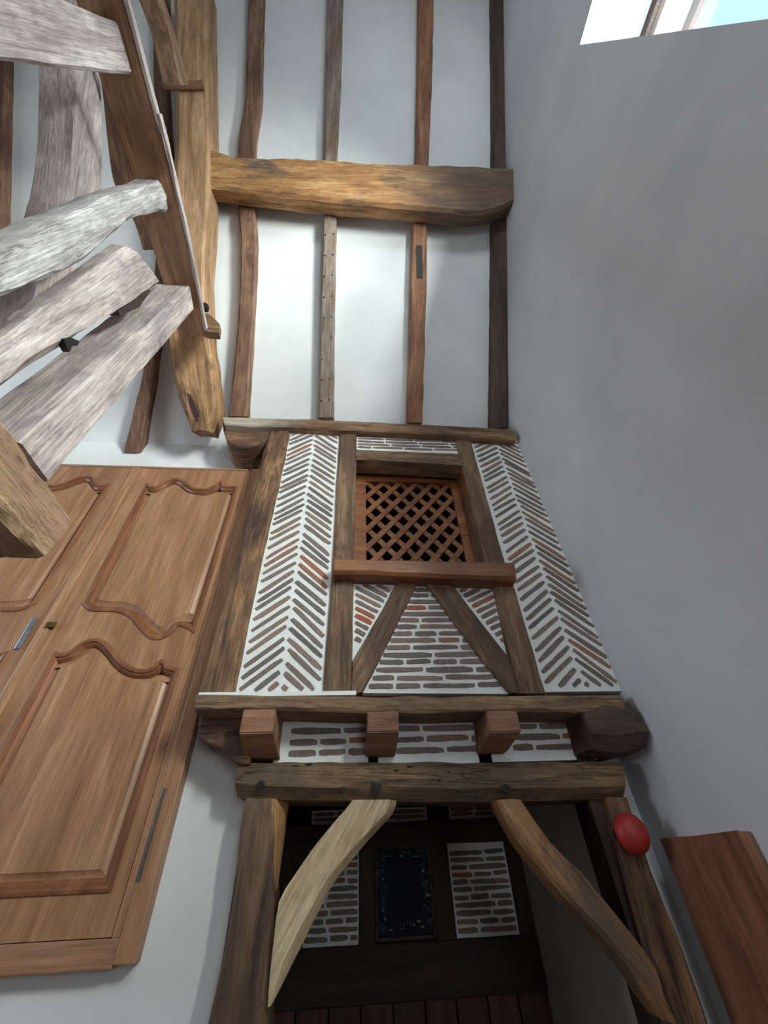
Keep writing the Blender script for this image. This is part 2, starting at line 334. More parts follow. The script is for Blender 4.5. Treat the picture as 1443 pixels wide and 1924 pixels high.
# ------------------------------------------------------------------ brick infill
def clip(P, Q, poly):
    d = Q - P; t0, t1 = 0.0, 1.0; n = len(poly)
    ar = sum(poly[i].x * poly[(i + 1) % n].y - poly[(i + 1) % n].x * poly[i].y for i in range(n)); sg = 1 if ar > 0 else -1
    for i in range(n):
        a, b = poly[i], poly[(i + 1) % n]; e = b - a; nn = Vector((-e.y, e.x)) * sg
        num = nn.dot(P - a); den = nn.dot(d)
        if abs(den) < 1e-9:
            if num < 0: return None
            continue
        t = -num / den
        if den > 0: t0 = max(t0, t)
        else: t1 = min(t1, t)
    return (P + d * t0, P + d * t1) if t1 - t0 > 1e-3 else None
BV = []
def brick_variant(k, th=0.0265, fr=0.005, bk=0.008):
    rnd = random.Random(k); n = 6; top, bot = [], []
    for i in range(n):
        u = i / (n - 1) - 0.5; e = 0.75 if i in (0, n - 1) else 1.0
        top.append((u + rnd.uniform(-.012, .012), th / 2 * e + rnd.uniform(-.0019, .0017)))
        bot.append((u + rnd.uniform(-.012, .012), -th / 2 * e + rnd.uniform(-.0017, .0019)))
    ring = [(-.5 - .012, 0)] + top + [(.5 + .012, 0)] + bot[::-1]
    m = len(ring)
    V = [(x, -fr * rnd.uniform(.5, 1.1), z) for x, z in ring] + [(x, bk, z) for x, z in ring]
    Fc = [tuple(range(m))] + [(i, (i + 1) % m, (i + 1) % m + m, i + m) for i in range(m)]
    me = bpy.data.meshes.new('brick'); me.from_pydata(V, [], Fc); me.update()
    bm = bmesh.new(); bm.from_mesh(me); bmesh.ops.recalc_face_normals(bm, faces=bm.faces)
    if bm.faces[:][0].normal.y > 0: bmesh.ops.reverse_faces(bm, faces=bm.faces)
    bm.to_mesh(me); bm.free(); me.materials.append(M['brick']); return me
for k in range(14): BV.append(brick_variant(k))
def brick(P, Q, Y, parent, ht=1.0):
    d = Q - P; L = d.length
    if L < 0.018: return
    c = (P + Q) / 2; ang = math.atan2(d.y, d.x)
    mw = Matrix.Translation((c.x, Y, c.y)) @ Matrix.Rotation(-ang, 4, 'Y') @ Matrix.Diagonal((L / 1.02, 1, ht * random.uniform(.9, 1.12), 1))
    link('brick', random.choice(BV), parent, mw)
def V2(p): return Vector((p.x, p.z)) if len(p) == 3 else Vector(p)
def infill(poly, Y, label, group=None, cat='brick infill'):
    poly = [V2(p) for p in poly]; xs = [p.x for p in poly]; zs = [p.y for p in poly]
    e = empty('brick_infill', (sum(xs) / len(xs), Y, min(zs))); tag(e, label, cat, group)
    prism('mortar', [(p.x, Y, p.y) for p in poly], (0, .05, 0), M['mortar'], e)
    return e, poly
def shrink(poly, d):
    n = len(poly); ar = sum(poly[i].x * poly[(i + 1) % n].y - poly[(i + 1) % n].x * poly[i].y for i in range(n)); sg = 1 if ar > 0 else -1
    L = []
    for i in range(n):
        a, b = poly[i], poly[(i + 1) % n]; e = (b - a).normalized(); nn = Vector((-e.y, e.x)) * sg; L.append((a + nn * d, e))
    out = []
    for i in range(n):
        p, e = L[i - 1]; q, f = L[i]; den = e.x * f.y - e.y * f.x
        t = ((q - p).x * f.y - (q - p).y * f.x) / den; out.append(p + e * t)
    return out
def courses(e, poly, Y, z0, pitch, long=.275, short=.135, m=.012, ht=1.0, gap=.016, bounds=None):
    sp = shrink(poly, m); top = max(p.y for p in poly); z = z0; row = 0
    while z < top - m:
        seg = clip(Vector((-9, z)), Vector((9, z)), sp)
        if seg:
            x, xe = seg[0].x, seg[1].x
            first = random.choice((short, long, short * .9, long * .55)) * random.uniform(.85, 1.05)
            while x < xe - .02:
                L = min(first, xe - x)
                if xe - x - L < .05: L = xe - x
                dz = random.uniform(-.002, .002)
                brick(Vector((x, z + dz)), Vector((x + L, z + dz + random.uniform(-.003, .003))), Y, e, ht)
                x += L + gap; first = random.choice((long, long, short, long * .9)) * random.uniform(.9, 1.05)
        z += pitch; row += 1
def herring(e, poly, Y, spine, tl, tr, x0, x1, z0, z1, pitch, shift=0.0):
    sp = shrink(poly, .014)
    z = z0 - .35
    while z < z1 + .4:
        for side in (0, 1):
            j = random.uniform(-.006, .006)
            if side == 0: P, Q = Vector((spine - .010, z + j)), Vector((x0, z + j - tl * random.uniform(.93, 1.07) * (spine - .010 - x0)))
            else: P, Q = Vector((spine + .012, z + j + shift)), Vector((x1, z + j + shift - tr * random.uniform(.93, 1.07) * (x1 - spine - .012)))
            P.x += random.uniform(-.006, .006)
            s = clip(P, Q, sp)
            if s: brick(s[0], s[1], Y, e)
        z += pitch * random.uniform(.95, 1.05)

YF = 2.20
# timber-frame positions on the bay front
TF = PY(2.17)
left_strip = [(-.60, 2.33), (-.13, 2.33), (-.13, 4.72), (-.60, 4.72)]
e, pl = infill(left_strip, YF, 'tall herringbone brick strip between left corner post and lattice window post', 'herringbone strips of the bay')
herring(e, [Vector(p) for p in ((-.590, 2.345), (-.147, 2.345), (-.147, 4.69), (-.590, 4.69))], YF, -.370, .80, .90, -.578, -.158, 2.35, 4.66, .0655, -.012)
right_strip = [(1.045, 2.33), (XG, 2.33), (XG, 4.72), (1.045, 4.72)]
e, pl = infill(right_strip, YF, 'tall herringbone brick strip against the grey right-hand wall', 'herringbone strips of the bay')
herring(e, [Vector(p) for p in ((1.068, 2.345), (XG + .012, 2.345), (XG + .012, 4.69), (1.068, 4.69))], YF, 1.296, .70, .95, 1.080, 1.500, 2.35, 4.66, .0655, -.015)
def onF(x, y): return V2(onY(x, y, YF))
e, pl = infill([onF(665, 798), onF(862, 806), onF(870, 858), onF(665, 848)], YF, 'low coursed brick panel above the window lintel, below the top plate')
courses(e, [onF(671, 805), onF(855, 814), onF(862, 853), onF(671, 844)], YF, V2(onY(700, 841, YF)).y, .040, m=.006, ht=.9, gap=.014)
e, pl = infill([onF(676, 1302), onF(775, 1092), onF(812, 1092), onF(970, 1304)], YF, 'large coursed brick panel between the two diagonal braces under the window sill')
courses(e, [onF(684, 1299), onF(783, 1085), onF(804, 1085), onF(960, 1302)], YF, 2.373, .0425, m=.012)
def slanted(e, poly, Y, tan, x0, x1, z0, z1, pitch, m=.010):
    sp = shrink([V2(p) for p in poly], m); z = z0
    while z < z1:
        s = clip(Vector((x0, z)), Vector((x1, z + tan * (x1 - x0))), sp)
        if s: brick(s[0], s[1], Y, e)
        z += pitch * random.uniform(.95, 1.05)
tri = [onF(660, 1092), onF(752, 1092), onF(664, 1255)]
e, pl = infill([onF(655, 1088), onF(760, 1088), onF(668, 1262), onF(655, 1275)], YF, 'small triangular brick panel left of the left diagonal brace')
slanted(e, [onF(665, 1095), onF(744, 1097), onF(664, 1238)], YF, -.57, 0.02, .40, 2.45, 3.25, .049)
e, pl = infill([onF(842, 1092), onF(935, 1092), onF(965, 1250), onF(945, 1238)], YF, 'small triangular brick panel right of the right diagonal brace')
slanted(e, [onF(853, 1102), onF(927, 1105), onF(955, 1226)], YF, .48, .60, 1.05, 2.30, 3.05, .047)

# ------------------------------------------------------------------ timbers of the bay front
BK = (0, .22, 0)
timber('corner_post', px(TF, [(506, 802, 546, 802), (478, 900, 526, 900), (444, 1029, 497, 1026), (412, 1150, 470, 1150), (371, 1301, 441, 1301)]), (0, .29, 0), M['old_oak'],
       'broad dark weathered corner post at the left of the bay', 'post', amp=.008, chL=.035)
lp = timber('window_post', px(TF, [(639, 802, 671, 802), (632, 920, 668, 920), (625.5, 1047, 665, 1047), (622, 1093, 665, 1093), (607, 1299, 660, 1299)]), BK, M['post_oak'],
       'upright oak post left of the lattice window', 'post')
timber('window_post', px(TF, [(853, 812, 882, 816), (869, 875, 899, 875), (891, 965, 924, 965), (912, 1052, 949, 1052), (928, 1104, 968, 1104), (950, 1203, 997, 1203), (972.5, 1303, 1027, 1303)]), BK, M['post_oak'],
       'leaning dark oak post right of the lattice window', 'post')
timber('lintel', px(TF, [(669, 844, 669, 863), (760, 848, 760, 867), (869, 852, 869, 874)]), (0, .17, 0), M['jetty_oak'], 'short oak lintel over the lattice window', 'lintel', ch=.006)
timber('diagonal_brace', px(TF, [(744.6, 1094, 784, 1094), (722, 1138, 763, 1138), (661.7, 1243, 711, 1243), (660.5, 1301, 681, 1301)]), (0, .15, 0), M['post_oak'],
       'left diagonal oak brace below the window sill, leaning inward', 'brace', lin=True, ch=.006)
timber('diagonal_brace', px(TF, [(802, 1096, 851, 1098), (850, 1162, 899, 1162), (903, 1233, 955, 1233), (960, 1302, 976, 1302)]), (0, .15, 0), M['post_oak'],
       'right diagonal oak brace with blackened top below the window sill', 'brace', lin=True, ch=.006)
timber('window_sill', px(PY(2.07), [(630, 1049, 627, 1076), (700, 1050, 700, 1077), (830, 1053, 830, 1083), (966, 1056, 971, 1088)]), (0, .22, 0), M['sill_oak'],
       'thick reddish waxed oak sill beam under the lattice window', 'sill', chR=.02, ch=.012)
# top plate with its rounded free end on the left
tp = timber('top_plate', px(PY(2.12), [(417, 782, 422, 796), (480, 784, 482, 800), (560, 786, 560, 801), (640, 789, 640, 806), (760, 795, 760, 811), (860, 800, 860, 817), (964, 806, 970, 825)]), (0, .34, 0), M['plate'],
       'long oak top plate where the roof slope meets the bay, bulging free end at left', 'beam', amp=.005, ch=.014)
prism('plate_end', [onY(x, y, 2.19) for x, y in ((418, 792), (419, 806), (424, 824), (431, 834), (445, 839), (466, 840), (488, 834), (504, 822), (508, 792))], (0, .27, 0), M['old_oak'], tp, smooth=45, bev=.018)
# jetty
jb = timber('jetty_beam', px(PY(2.12), [(368, 1303, 366, 1336), (420, 1305, 420, 1336), (520, 1307, 520, 1334), (690, 1308, 690, 1338), (850, 1308, 850, 1338), (1000, 1306, 1000, 1336), (1130, 1304, 1130, 1338), (1172, 1305, 1176, 1344)]), (0, .30, 0), M['jetty_oak'],
       'long projecting oak beam carrying the herringbone front, top one of two', 'beam', amp=.007, ch=.012)
prism('mortar_ledge', [(-.76, 2.14, 2.312), (-.76, 2.14, 2.334), (.03, 2.14, 2.332), (.03, 2.14, 2.312)], (0, .05, 0), M['mortar'], jb)
def joist(x0, y0, x1, y1, xb0, xb1, label):
    a = onY(x0, y0, 2.12); b = onY(x1, y0, 2.12); zl = onY(x0, y1, 2.12).z
    zb = 2.065; zt = a.z
    w0, w1 = a.x, b.x
    prof = [(2.12, zt), (2.12, zl), (2.15, zl - .012), (2.27, zb), (2.5, zb), (2.5, zt)]
    d0 = onY(xb0, 1422, 2.27).x; d1 = onY(xb1, 1422, 2.27).x
    V = []
    for (Y, Z) in prof:
        t = max(0, min(1, (Y - 2.12) / .15)); V.append((w0 + (d0 - w0) * t, Y, Z))
    for (Y, Z) in prof:
        t = max(0, min(1, (Y - 2.12) / .15)); V.append((w1 + (d1 - w1) * t, Y, Z))
    n = len(prof); Fc = [tuple(range(n)), tuple(range(2 * n - 1, n - 1, -1))] + [(i, (i + 1) % n, (i + 1) % n + n, i + n) for i in range(n)]
    o = mesh_obj('joist', V, Fc, M['joist_end'], smooth=0)
    bm = bmesh.new(); bm.from_mesh(o.data); bmesh.ops.bevel(bm, geom=bm.edges[:], offset=.005, segments=2, affect='EDGES'); bm.to_mesh(o.data); bm.free()
    tag(o, label, 'joist', 'square joist ends under the jetty beam')
joist(457, 1333, 518, 1378, 457, 524, 'square reddish joist end at the left, beside the curved corbel')
joist(690, 1337, 748, 1376, 690, 744, 'square joist end in the middle between the two long beams')
joist(914, 1335, 971, 1376, 903, 955, 'square joist end at the right, with bright orange underside')
# end joists (corbels) left and right
def side_profile(name, x0, x1, prof, mat, label, cat='corbel', bev=.012):
    V = [(x0, Y, Z) for Y, Z in prof]
    o = prism(name, V, (x1 - x0, 0, 0), mat, smooth=35, bev=bev); tag(o, label, cat); return o
cb = prism('corbel', [onY(x, y, 2.25) for x, y in ((374, 1338), (372, 1362), (370, 1384), (380, 1394), (396, 1400), (412, 1406), (424, 1415), (432, 1425), (440, 1433), (452, 1436), (470, 1437), (470, 1338))], (0, .21, 0), M['old_oak'], smooth=45, bev=.012)
tag(cb, 'curved dark oak corbel under the left end of the jetty beam', 'corbel')
timber('end_joist', [(Vector((1.20, 2.115, 2.245)), Vector((1.20, 2.115, 2.05))), (Vector((1.34, 2.095, 2.27)), Vector((1.34, 2.095, 2.03))), (Vector((1.49, 2.11, 2.255)), Vector((1.49, 2.11, 2.045)))], (0, .3, 0), M['dark_end'],
       'bulky dark rounded joist end against the grey right wall', 'joist', amp=.014, ch=.06, end=.03, step=.03)
# brick between joists
YI = 2.33
def onI(x, y): return V2(onY(x, y, YI))
for (q, pa, lab) in (((532, 1352, 692, 1434), (540, 1362, 690, 1426), 'three-course brick panel between the left and middle joist ends'),
                 ((740, 1352, 908, 1434), (745, 1362, 898, 1428), 'three-course brick panel between the middle and right joist ends'),
                 ((948, 1350, 1120, 1434), (968, 1362, 1100, 1427), 'three-course brick panel between the right joist end and dark end joist')):
    x0 = onI(q[0], q[3]).x - (.05 if q[0] == 532 else .13); x1 = min(XG, onI(q[2], q[3]).x + .05)
    e, pl = infill([(x0, 2.03), (x1, 2.03), (x1, 2.24), (x0, 2.24)], YI, lab, 'brick panels between the joists')
    a = onI(pa[0], pa[3]); b = onI(pa[2], pa[1]); zt = onI(pa[0], pa[1]).y
    courses(e, [Vector((a.x - .005, 2.068)), Vector((b.x, 2.068)), Vector((b.x, zt + .02)), Vector((a.x - .005, zt + .02))], YI, 2.093, .050, m=.008, ht=1.05)
# lower beam
YL = 2.27
lb = timber('lower_beam', px(PY(YL), [(443, 1432, 442, 1494), (500, 1431, 500, 1500), (620, 1431, 620, 1503), (800, 1431, 800, 1504), (950, 1431, 950, 1504), (1100, 1430, 1100, 1500), (1168, 1430, 1181, 1496)]), (0, .26, 0), M['jetty_oak'],
       'massive lower oak beam over the dark opening, pocked with peg holes', 'beam', amp=.007, ch=.02, chR=.05)
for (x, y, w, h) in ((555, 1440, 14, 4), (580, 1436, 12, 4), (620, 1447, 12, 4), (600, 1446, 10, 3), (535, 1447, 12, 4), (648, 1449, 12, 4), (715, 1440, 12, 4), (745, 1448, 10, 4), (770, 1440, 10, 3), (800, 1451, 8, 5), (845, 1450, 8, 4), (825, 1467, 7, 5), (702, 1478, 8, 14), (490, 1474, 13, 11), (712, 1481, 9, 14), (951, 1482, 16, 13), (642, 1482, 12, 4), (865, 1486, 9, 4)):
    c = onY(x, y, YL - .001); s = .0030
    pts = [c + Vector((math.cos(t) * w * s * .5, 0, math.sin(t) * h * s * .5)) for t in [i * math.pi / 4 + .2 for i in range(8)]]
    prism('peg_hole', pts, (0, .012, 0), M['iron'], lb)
# lower posts
timber('lower_post', px(PY(2.285), [(460, 1500, 512, 1500), (445, 1610, 513, 1610), (430, 1725, 513, 1725), (415, 1810, 508, 1810), (390, 1924, 503, 1924), (355, 2070, 500, 2070)]), (0, .2, 0), M['post_oak'],
       'rough oak post at the left of the dark opening, carrying the lower beam', 'post', amp=.008)
pf = bpy.data.objects['lower_post']
# carry the two lower posts to the floor
def floor_leg(xa, xb, ya, z1, mat, par):
    timber('post_foot', [(Vector((xa, ya, z1)), Vector((xb, ya, z1))), (Vector((xa, ya, 0.0)), Vector((xb, ya, 0.0)))], (0, .2, 0), mat, parent=par, amp=.006)
a = onY(355, 2070, 2.285); b = onY(500, 2070, 2.285)
floor_leg(a.x, b.x, 2.285, a.z + .01, M['post_oak'], pf)
timber('stop_chamfer', [(onY(511, 1500, 2.29), onY(541, 1500, 2.40)), (onY(511, 1600, 2.29), onY(527, 1600, 2.40)), (onY(510, 1700, 2.29), onY(514, 1700, 2.36))], (0, .09, 0), M['chamfer'], parent=pf, amp=.002, ch=.004)
rpost = timber('lower_post', px(PY(2.285), [(1138, 1498, 1180, 1498), (1164, 1605, 1215, 1605), (1201, 1747, 1272, 1747), (1252, 1924, 1335, 1924), (1300, 2100, 1400, 2100)]), (0, .2, 0), M['old_oak'],
       'dark oak post at the right of the opening, near the grey wall', 'post', amp=.006)
timber('post_foot', [(onY(1300, 2100, 2.285) + Vector((0, 0, .01)), onY(1400, 2100, 2.285) + Vector((0, 0, .01))), (Vector((onY(1300, 2100, 2.285).x, 2.285, 0)), Vector((onY(1400, 2100, 2.285).x, 2.285, 0)))], (0, .2, 0), M['old_oak'], parent=rpost)
boxes('jamb', [((1.19, 2.33, 0), (1.29, 2.50, 2.05))], M['dark_oak'], rpost, bev=.004)
timber('curved_brace', px(PY(2.255), [(662, 1503, 746, 1503), (648, 1521, 738, 1529), (600, 1577, 690, 1581), (553, 1646, 632, 1652), (524, 1695, 603, 1703), (513, 1768, 567, 1775), (505, 1840, 535, 1840), (502, 1893, 509, 1890)]), (0, .11, 0), M['brace_pale'],
       'pale curved oak brace in the upper left corner of the dark opening', 'brace', amp=.004, chR=.035, ch=.008)
timber('curved_brace', px(PY(2.235), [(934, 1503, 980, 1503), (978, 1583, 1036, 1583), (1022, 1636, 1090, 1636), (1067, 1690, 1136, 1690), (1130, 1754, 1188, 1754), (1188, 1822, 1236, 1822), (1222, 1872, 1250, 1872), (1262, 1924, 1274, 1924)]), (0, .16, 0), M['brace_tan'],
       'tan diagonal brace in the upper right corner of the dark opening', 'brace', amp=.004, chL=.02, ch=.008)
# red round thing
rb = empty('red_lamp', onY(1186, 1566, 2.24)); tag(rb, 'small red round lamp on the upper right post beside the grey wall', 'lamp')
def dome(name, c, r, dy, mat, par, rings=6, n=20):
    V, Fc = [], []
    for i in range(rings):
        a = i / rings * math.pi / 2
        for k in range(n): V.append(c + Vector((math.cos(k * 2 * math.pi / n) * r * math.cos(a), -dy * math.sin(a), math.sin(k * 2 * math.pi / n) * r * math.cos(a))))
    V.append(c + Vector((0, -dy, 0)))
    for i in range(rings - 1):
        for k in range(n): Fc.append((i * n + k, i * n + (k + 1) % n, (i + 1) * n + (k + 1) % n, (i + 1) * n + k))
    for k in range(n): Fc.append(((rings - 1) * n + k, (rings - 1) * n + (k + 1) % n, len(V) - 1))
    Fc.append(tuple(range(n))); return mesh_obj(name, V, Fc, mat, par, smooth=60)
c = onY(1186, 1566, 2.26); dome('lens', c, .078, .06, M['red'], rb)
cylinder('mounting', c + Vector((-.02, .03, 0)), c + Vector((-.02, -.005, 0)), .05, M['iron'], rb)

# ------------------------------------------------------------------ lattice window in the bay
YW = 2.37
lw = empty('lattice_window', (0.42, YW, 3.25)); tag(lw, 'orange-brown wooden lattice window set deep between the posts of the bay', 'lattice window')
fl = onY(669, 1000, YW).x; fr_ = onY(886, 1050, YW).x; ft = onY(770, 887, YW).z; fb = 3.16
il = onY(688, 1000, YW).x; ir = onY(874.5, 1045, YW).x; it = onY(770, 906, YW).z; ib = 3.26
boxes('stile', [((fl - .03, YW, fb), (il, YW + .05, ft))], M['lattice'], lw, bev=.004)
boxes('stile', [((ir, YW, fb), (fr_ + .03, YW + .05, ft))], M['lattice'], lw, bev=.004)
boxes('rail', [((fl - .03, YW - .002, it), (fr_ + .03, YW + .048, ft + .02))], M['lattice'], lw, bev=.004)
boxes('rail', [((fl - .03, YW - .002, fb), (fr_ + .03, YW + .048, ib - .02))], M['lattice'], lw, bev=.004)
boxes('reveal_lining', [((fl - .04, 2.345, ft + .005), (fr_ + .22, YB, ft + .03))], M['sill_oak'], lw)
boxes('reveal_lining', [((fr_ + .028, 2.20, fb), (fr_ + .045, YW + .03, ft + .04))], M['sill_oak'], lw)
dx = (onY(767, 965, YW) - onY(733.6, 965, YW)).x; dz = onY(760, 950, YW).z - onY(760, 980.4, YW).z
org = onY(620 + 615 / 4.008, 790 + 702 / 4.008, YW + .03)
rect = [Vector((il - .01, ib - .03)), Vector((ir + .01, ib - .03)), Vector((ir + .01, it + .01)), Vector((il - .01, it + .01))]
wl = .043
for dirn in (1, -1):
    d = Vector((dx, dirn * dz)); dn = d.normalized(); nn = Vector((-dn.y, dn.x))
    base = Vector((org.x + dx / 2, org.z))
    for k in range(-14, 15):
        c = base + Vector((dx * k, 0)); s = clip(c - d * 30, c + d * 30, rect)
        if not s or (s[1] - s[0]).length < .03: continue
        y0 = YW + (.014 if dirn == 1 else .028)
        P = [s[0] - nn * wl / 2, s[1] - nn * wl / 2, s[1] + nn * wl / 2, s[0] + nn * wl / 2]
        prism('slat', [(p.x, y0, p.y) for p in P], (0, .013, 0), M['lattice'], lw)

# ------------------------------------------------------------------ rooms behind: dark loft behind the lattice, hall under the bay
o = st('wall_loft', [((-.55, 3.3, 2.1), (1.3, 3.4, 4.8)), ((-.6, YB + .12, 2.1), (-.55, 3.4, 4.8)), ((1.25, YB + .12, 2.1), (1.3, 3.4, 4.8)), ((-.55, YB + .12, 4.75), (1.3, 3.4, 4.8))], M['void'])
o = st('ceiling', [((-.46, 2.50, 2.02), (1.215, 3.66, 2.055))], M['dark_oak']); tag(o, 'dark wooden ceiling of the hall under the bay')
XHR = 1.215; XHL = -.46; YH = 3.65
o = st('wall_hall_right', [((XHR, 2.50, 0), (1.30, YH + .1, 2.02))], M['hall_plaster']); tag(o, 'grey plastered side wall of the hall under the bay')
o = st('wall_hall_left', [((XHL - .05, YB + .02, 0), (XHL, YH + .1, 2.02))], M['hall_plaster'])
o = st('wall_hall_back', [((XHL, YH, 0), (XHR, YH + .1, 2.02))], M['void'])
YHF = YH - .03
def hb(name, x0, x1, z0, z1, lab, mat='dark_oak', y=YH - .07, cat='beam', group=None):
    if (x1 - x0) > (z1 - z0): s = [(Vector((x0, y, z1)), Vector((x0, y, z0))), (Vector((x1, y, z1)), Vector((x1, y, z0)))]
    else: s = [(Vector((x0, y, z1)), Vector((x1, y, z1))), (Vector((x0, y, z0)), Vector((x1, y, z0)))]
    return timber(name, s, (0, YH - y, 0), M[mat], lab, cat, group=group, amp=.003, ch=.006, step=.15)
hb('hall_beam', XHL, XHR, 1.755, 1.885, 'dark upper rail of the half-timbered wall at the back of the hall')
hb('hall_beam', XHL, XHR, 1.06, 1.295, 'broad dark lower rail below the brick panels at the back of the hall')
for x0, x1, lab in ((-.44, -.26, 'dark upright at the far left of the hall back wall'), (.085, .185, 'dark upright left of the blue picture in the hall'), (.575, .70, 'dark upright right of the blue picture in the hall'), (1.115, XHR, 'dark upright in the right corner of the hall back wall')):
    hb('hall_post', x0, x1, 1.29, 1.76, lab, cat='post', y=YH - .065)
for x0, x1, lab in ((-.27, .09, 'dim coursed brick panel left of the blue picture at the back of the hall'), (.70, 1.12, 'dim coursed brick panel right of the blue picture at the back of the hall')):
    e, pl = infill([(x0 - .02, 1.28), (x1 + .01, 1.28), (x1 + .01, 1.76), (x0 - .02, 1.76)], YHF, lab)
    courses(e, [Vector((x0, 1.30)), Vector((x1, 1.30)), Vector((x1, 1.745)), Vector((x0, 1.745))], YHF, 1.328, .0375, m=.016, long=.26, short=.12, ht=.95)
for x0, x1, lab in ((-.26, .02, 'low dim brick strip above the hall upper rail, at the left'), (.15, .58, 'low dim brick strip above the hall upper rail, in the middle'), (.75, 1.09, 'low dim brick strip above the hall upper rail, at the right')):
    e, pl = infill([(x0, 1.88), (x1, 1.88), (x1, 1.97), (x0, 1.97)], YHF, lab)
    courses(e, [Vector((x0, 1.88)), Vector((x1, 1.88)), Vector((x1, 1.98)), Vector((x0, 1.98))], YHF, 1.918, .03, m=.012, long=.27, short=.2, ht=.9)
for k in range(9):
    x0 = XHL + k * (XHR - XHL) / 9
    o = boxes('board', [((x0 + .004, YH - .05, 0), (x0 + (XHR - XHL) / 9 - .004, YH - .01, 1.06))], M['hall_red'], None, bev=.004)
    if k == 0:
        pan = empty('wood_panelling', (.38, YH - .03, 0)); tag(pan, 'reddish-brown board panelling low on the hall back wall', 'panelling')
    o.parent = pan; o.matrix_local = WM[pan.name].inverted() @ WM[o.name]
# picture / dark blue panel with ornamental border
pc = empty('picture', (.38, YH - .07, 1.31)); tag(pc, 'dark blue upright picture with a pale floral border on the hall back wall', 'picture')
x0, x1, z0, z1 = .20, .56, 1.315, 1.745; yy = YH - .075
boxes('picture_frame', [((x0 - .012, yy, z0 - .008), (x0 + .006, yy + .03, z1 + .008)), ((x1 - .006, yy, z0 - .008), (x1 + .012, yy + .03, z1 + .008)), ((x0, yy, z1 - .006), (x1, yy + .03, z1 + .01)), ((x0, yy, z0 - .01), (x1, yy + .03, z0 + .006))], M['dark_oak'], pc)
boxes('picture_field', [((x0, yy + .008, z0), (x1, yy + .02, z1))], M['indigo'], pc)
rnd = random.Random(5); Vt = {'teal': ([], []), 'ivory': ([], [])}
for k in range(120):
    side = rnd.random(); q = rnd.gauss(0, .011)
    if side < .36: X, Z = x0 + .035 + q, rnd.uniform(z0 + .02, z1 - .02)
    elif side < .66: X, Z = x1 - .035 + q, rnd.uniform(z0 + .02, z1 - .02)
    elif side < .85: X, Z = rnd.uniform(x0 + .02, x1 - .02), z0 + .045 + q * 1.3
    else: X, Z = rnd.uniform(x0 + .02, x1 - .02), z1 - .035 + q
    key = 'ivory' if (rnd.random() < .25 or (Z < z0 + .07 and abs(X - .40) < .08)) else 'teal'
    V, Fc = Vt[key]; n = len(V); r = rnd.uniform(.007, .017); a0 = rnd.random() * 6; el = rnd.uniform(.3, .8)
    for i in range(5): t = a0 + i * 1.2566; V.append((X + math.cos(t) * r, yy + .0065, Z + math.sin(t) * r * el))
    for i in range(5): V.append((V[n + i][0], yy + .009, V[n + i][2]))
    Fc.append(tuple(n + i for i in range(5))); Fc.extend((n + i, n + (i + 1) % 5, n + 5 + (i + 1) % 5, n + 5 + i) for i in range(5))
for key, (V, Fc) in Vt.items():
    tag(mesh_obj('floral_print', V, Fc, M[key], pc, smooth=0), kind='stuff')

# ------------------------------------------------------------------ brown board on the right wall
bo = timber('wall_board', [(Vector((XG - .05, 2.30, 1.70)), Vector((XG - .05, 1.79, 1.70))), (Vector((XG - .05, 2.30, .25)), Vector((XG - .05, 1.79, .25)))], (.05, 0, 0), M['board'],
       'upright red-brown varnished wooden board fixed low on the grey right wall', 'board', amp=.002, ch=.008, lin=True)

# ------------------------------------------------------------------ walnut double door, left
YD = 2.395
door = empty('door_1', (-1.86, YB, 1.39)); tag(door, 'tall walnut double cupboard door with curved moulded panels on the white wall', kind='structure')
def c3(x, y): p = onY(x / 2.886, 840 + y / 2.886, YD); return (p.x, p.z)
XM, XRL = -1.862, -.94
UP = [(-1.708, 4.052), (-1.690, 4.040), (-1.640, 4.036), (-1.610, 4.060), (-1.569, 4.110), (-1.509, 4.138), (-1.440, 4.110), (-1.380, 4.055), (-1.320, 4.024), (-1.236, 4.018), (-1.171, 4.052), (-1.142, 4.105), (-1.128, 4.110), (-1.096, 4.064), (-1.05, 4.058), (-.985, 4.058),
      (-.985, 2.79), (-1.04, 2.82), (-1.095, 2.826), (-1.111, 2.790), (-1.155, 2.745), (-1.224, 2.748), (-1.315, 2.822), (-1.400, 2.892), (-1.500, 2.925), (-1.621, 2.928), (-1.665, 2.940), (-1.708, 2.975)]
LO = [(-1.722, 2.640), (-1.697, 2.630), (-1.657, 2.640), (-1.631, 2.664), (-1.600, 2.702), (-1.544, 2.724), (-1.484, 2.706), (-1.419, 2.655), (-1.341, 2.588), (-1.263, 2.546), (-1.188, 2.535), (-1.140, 2.552), (-1.118, 2.584), (-1.100, 2.588), (-1.071, 2.556), (-1.01, 2.540), (-1.01, 1.625), (-1.722, 1.625)]
def smooth_line(P, corners):
    out = []; n = len(P)
    for i in range(n):
        p0, p1, p2, p3 = [Vector(P[(i + k) % n]) for k in (-1, 0, 1, 2)]
        if (p2 - p1).length > .25: out.append(p1); continue
        if i in corners: p0 = p1
        if (i + 1) % n in corners: p3 = p2
        for k in range(4): out.append(cr(p0, p1, p2, p3, k / 4))
    return out
UPs = smooth_line(UP, {0, 15, 16, 27}); LOs = smooth_line(LO, {0, 15, 16, 17})
def inset(P, d):
    n = len(P); ar = sum(P[i].x * P[(i + 1) % n].y - P[(i + 1) % n].x * P[i].y for i in range(n)); sg = 1 if ar > 0 else -1; out = []
    for i in range(n):
        a, b, c = P[i - 1], P[i], P[(i + 1) % n]; e = (b - a).normalized(); f = (c - b).normalized()
        n1 = Vector((-e.y, e.x)) * sg; n2 = Vector((-f.y, f.x)) * sg; m = (n1 + n2)
        if m.length < .2: m = n1
        m.normalize(); k = max(.55, m.dot(n1)); out.append(b + m * (d / k))
    return out
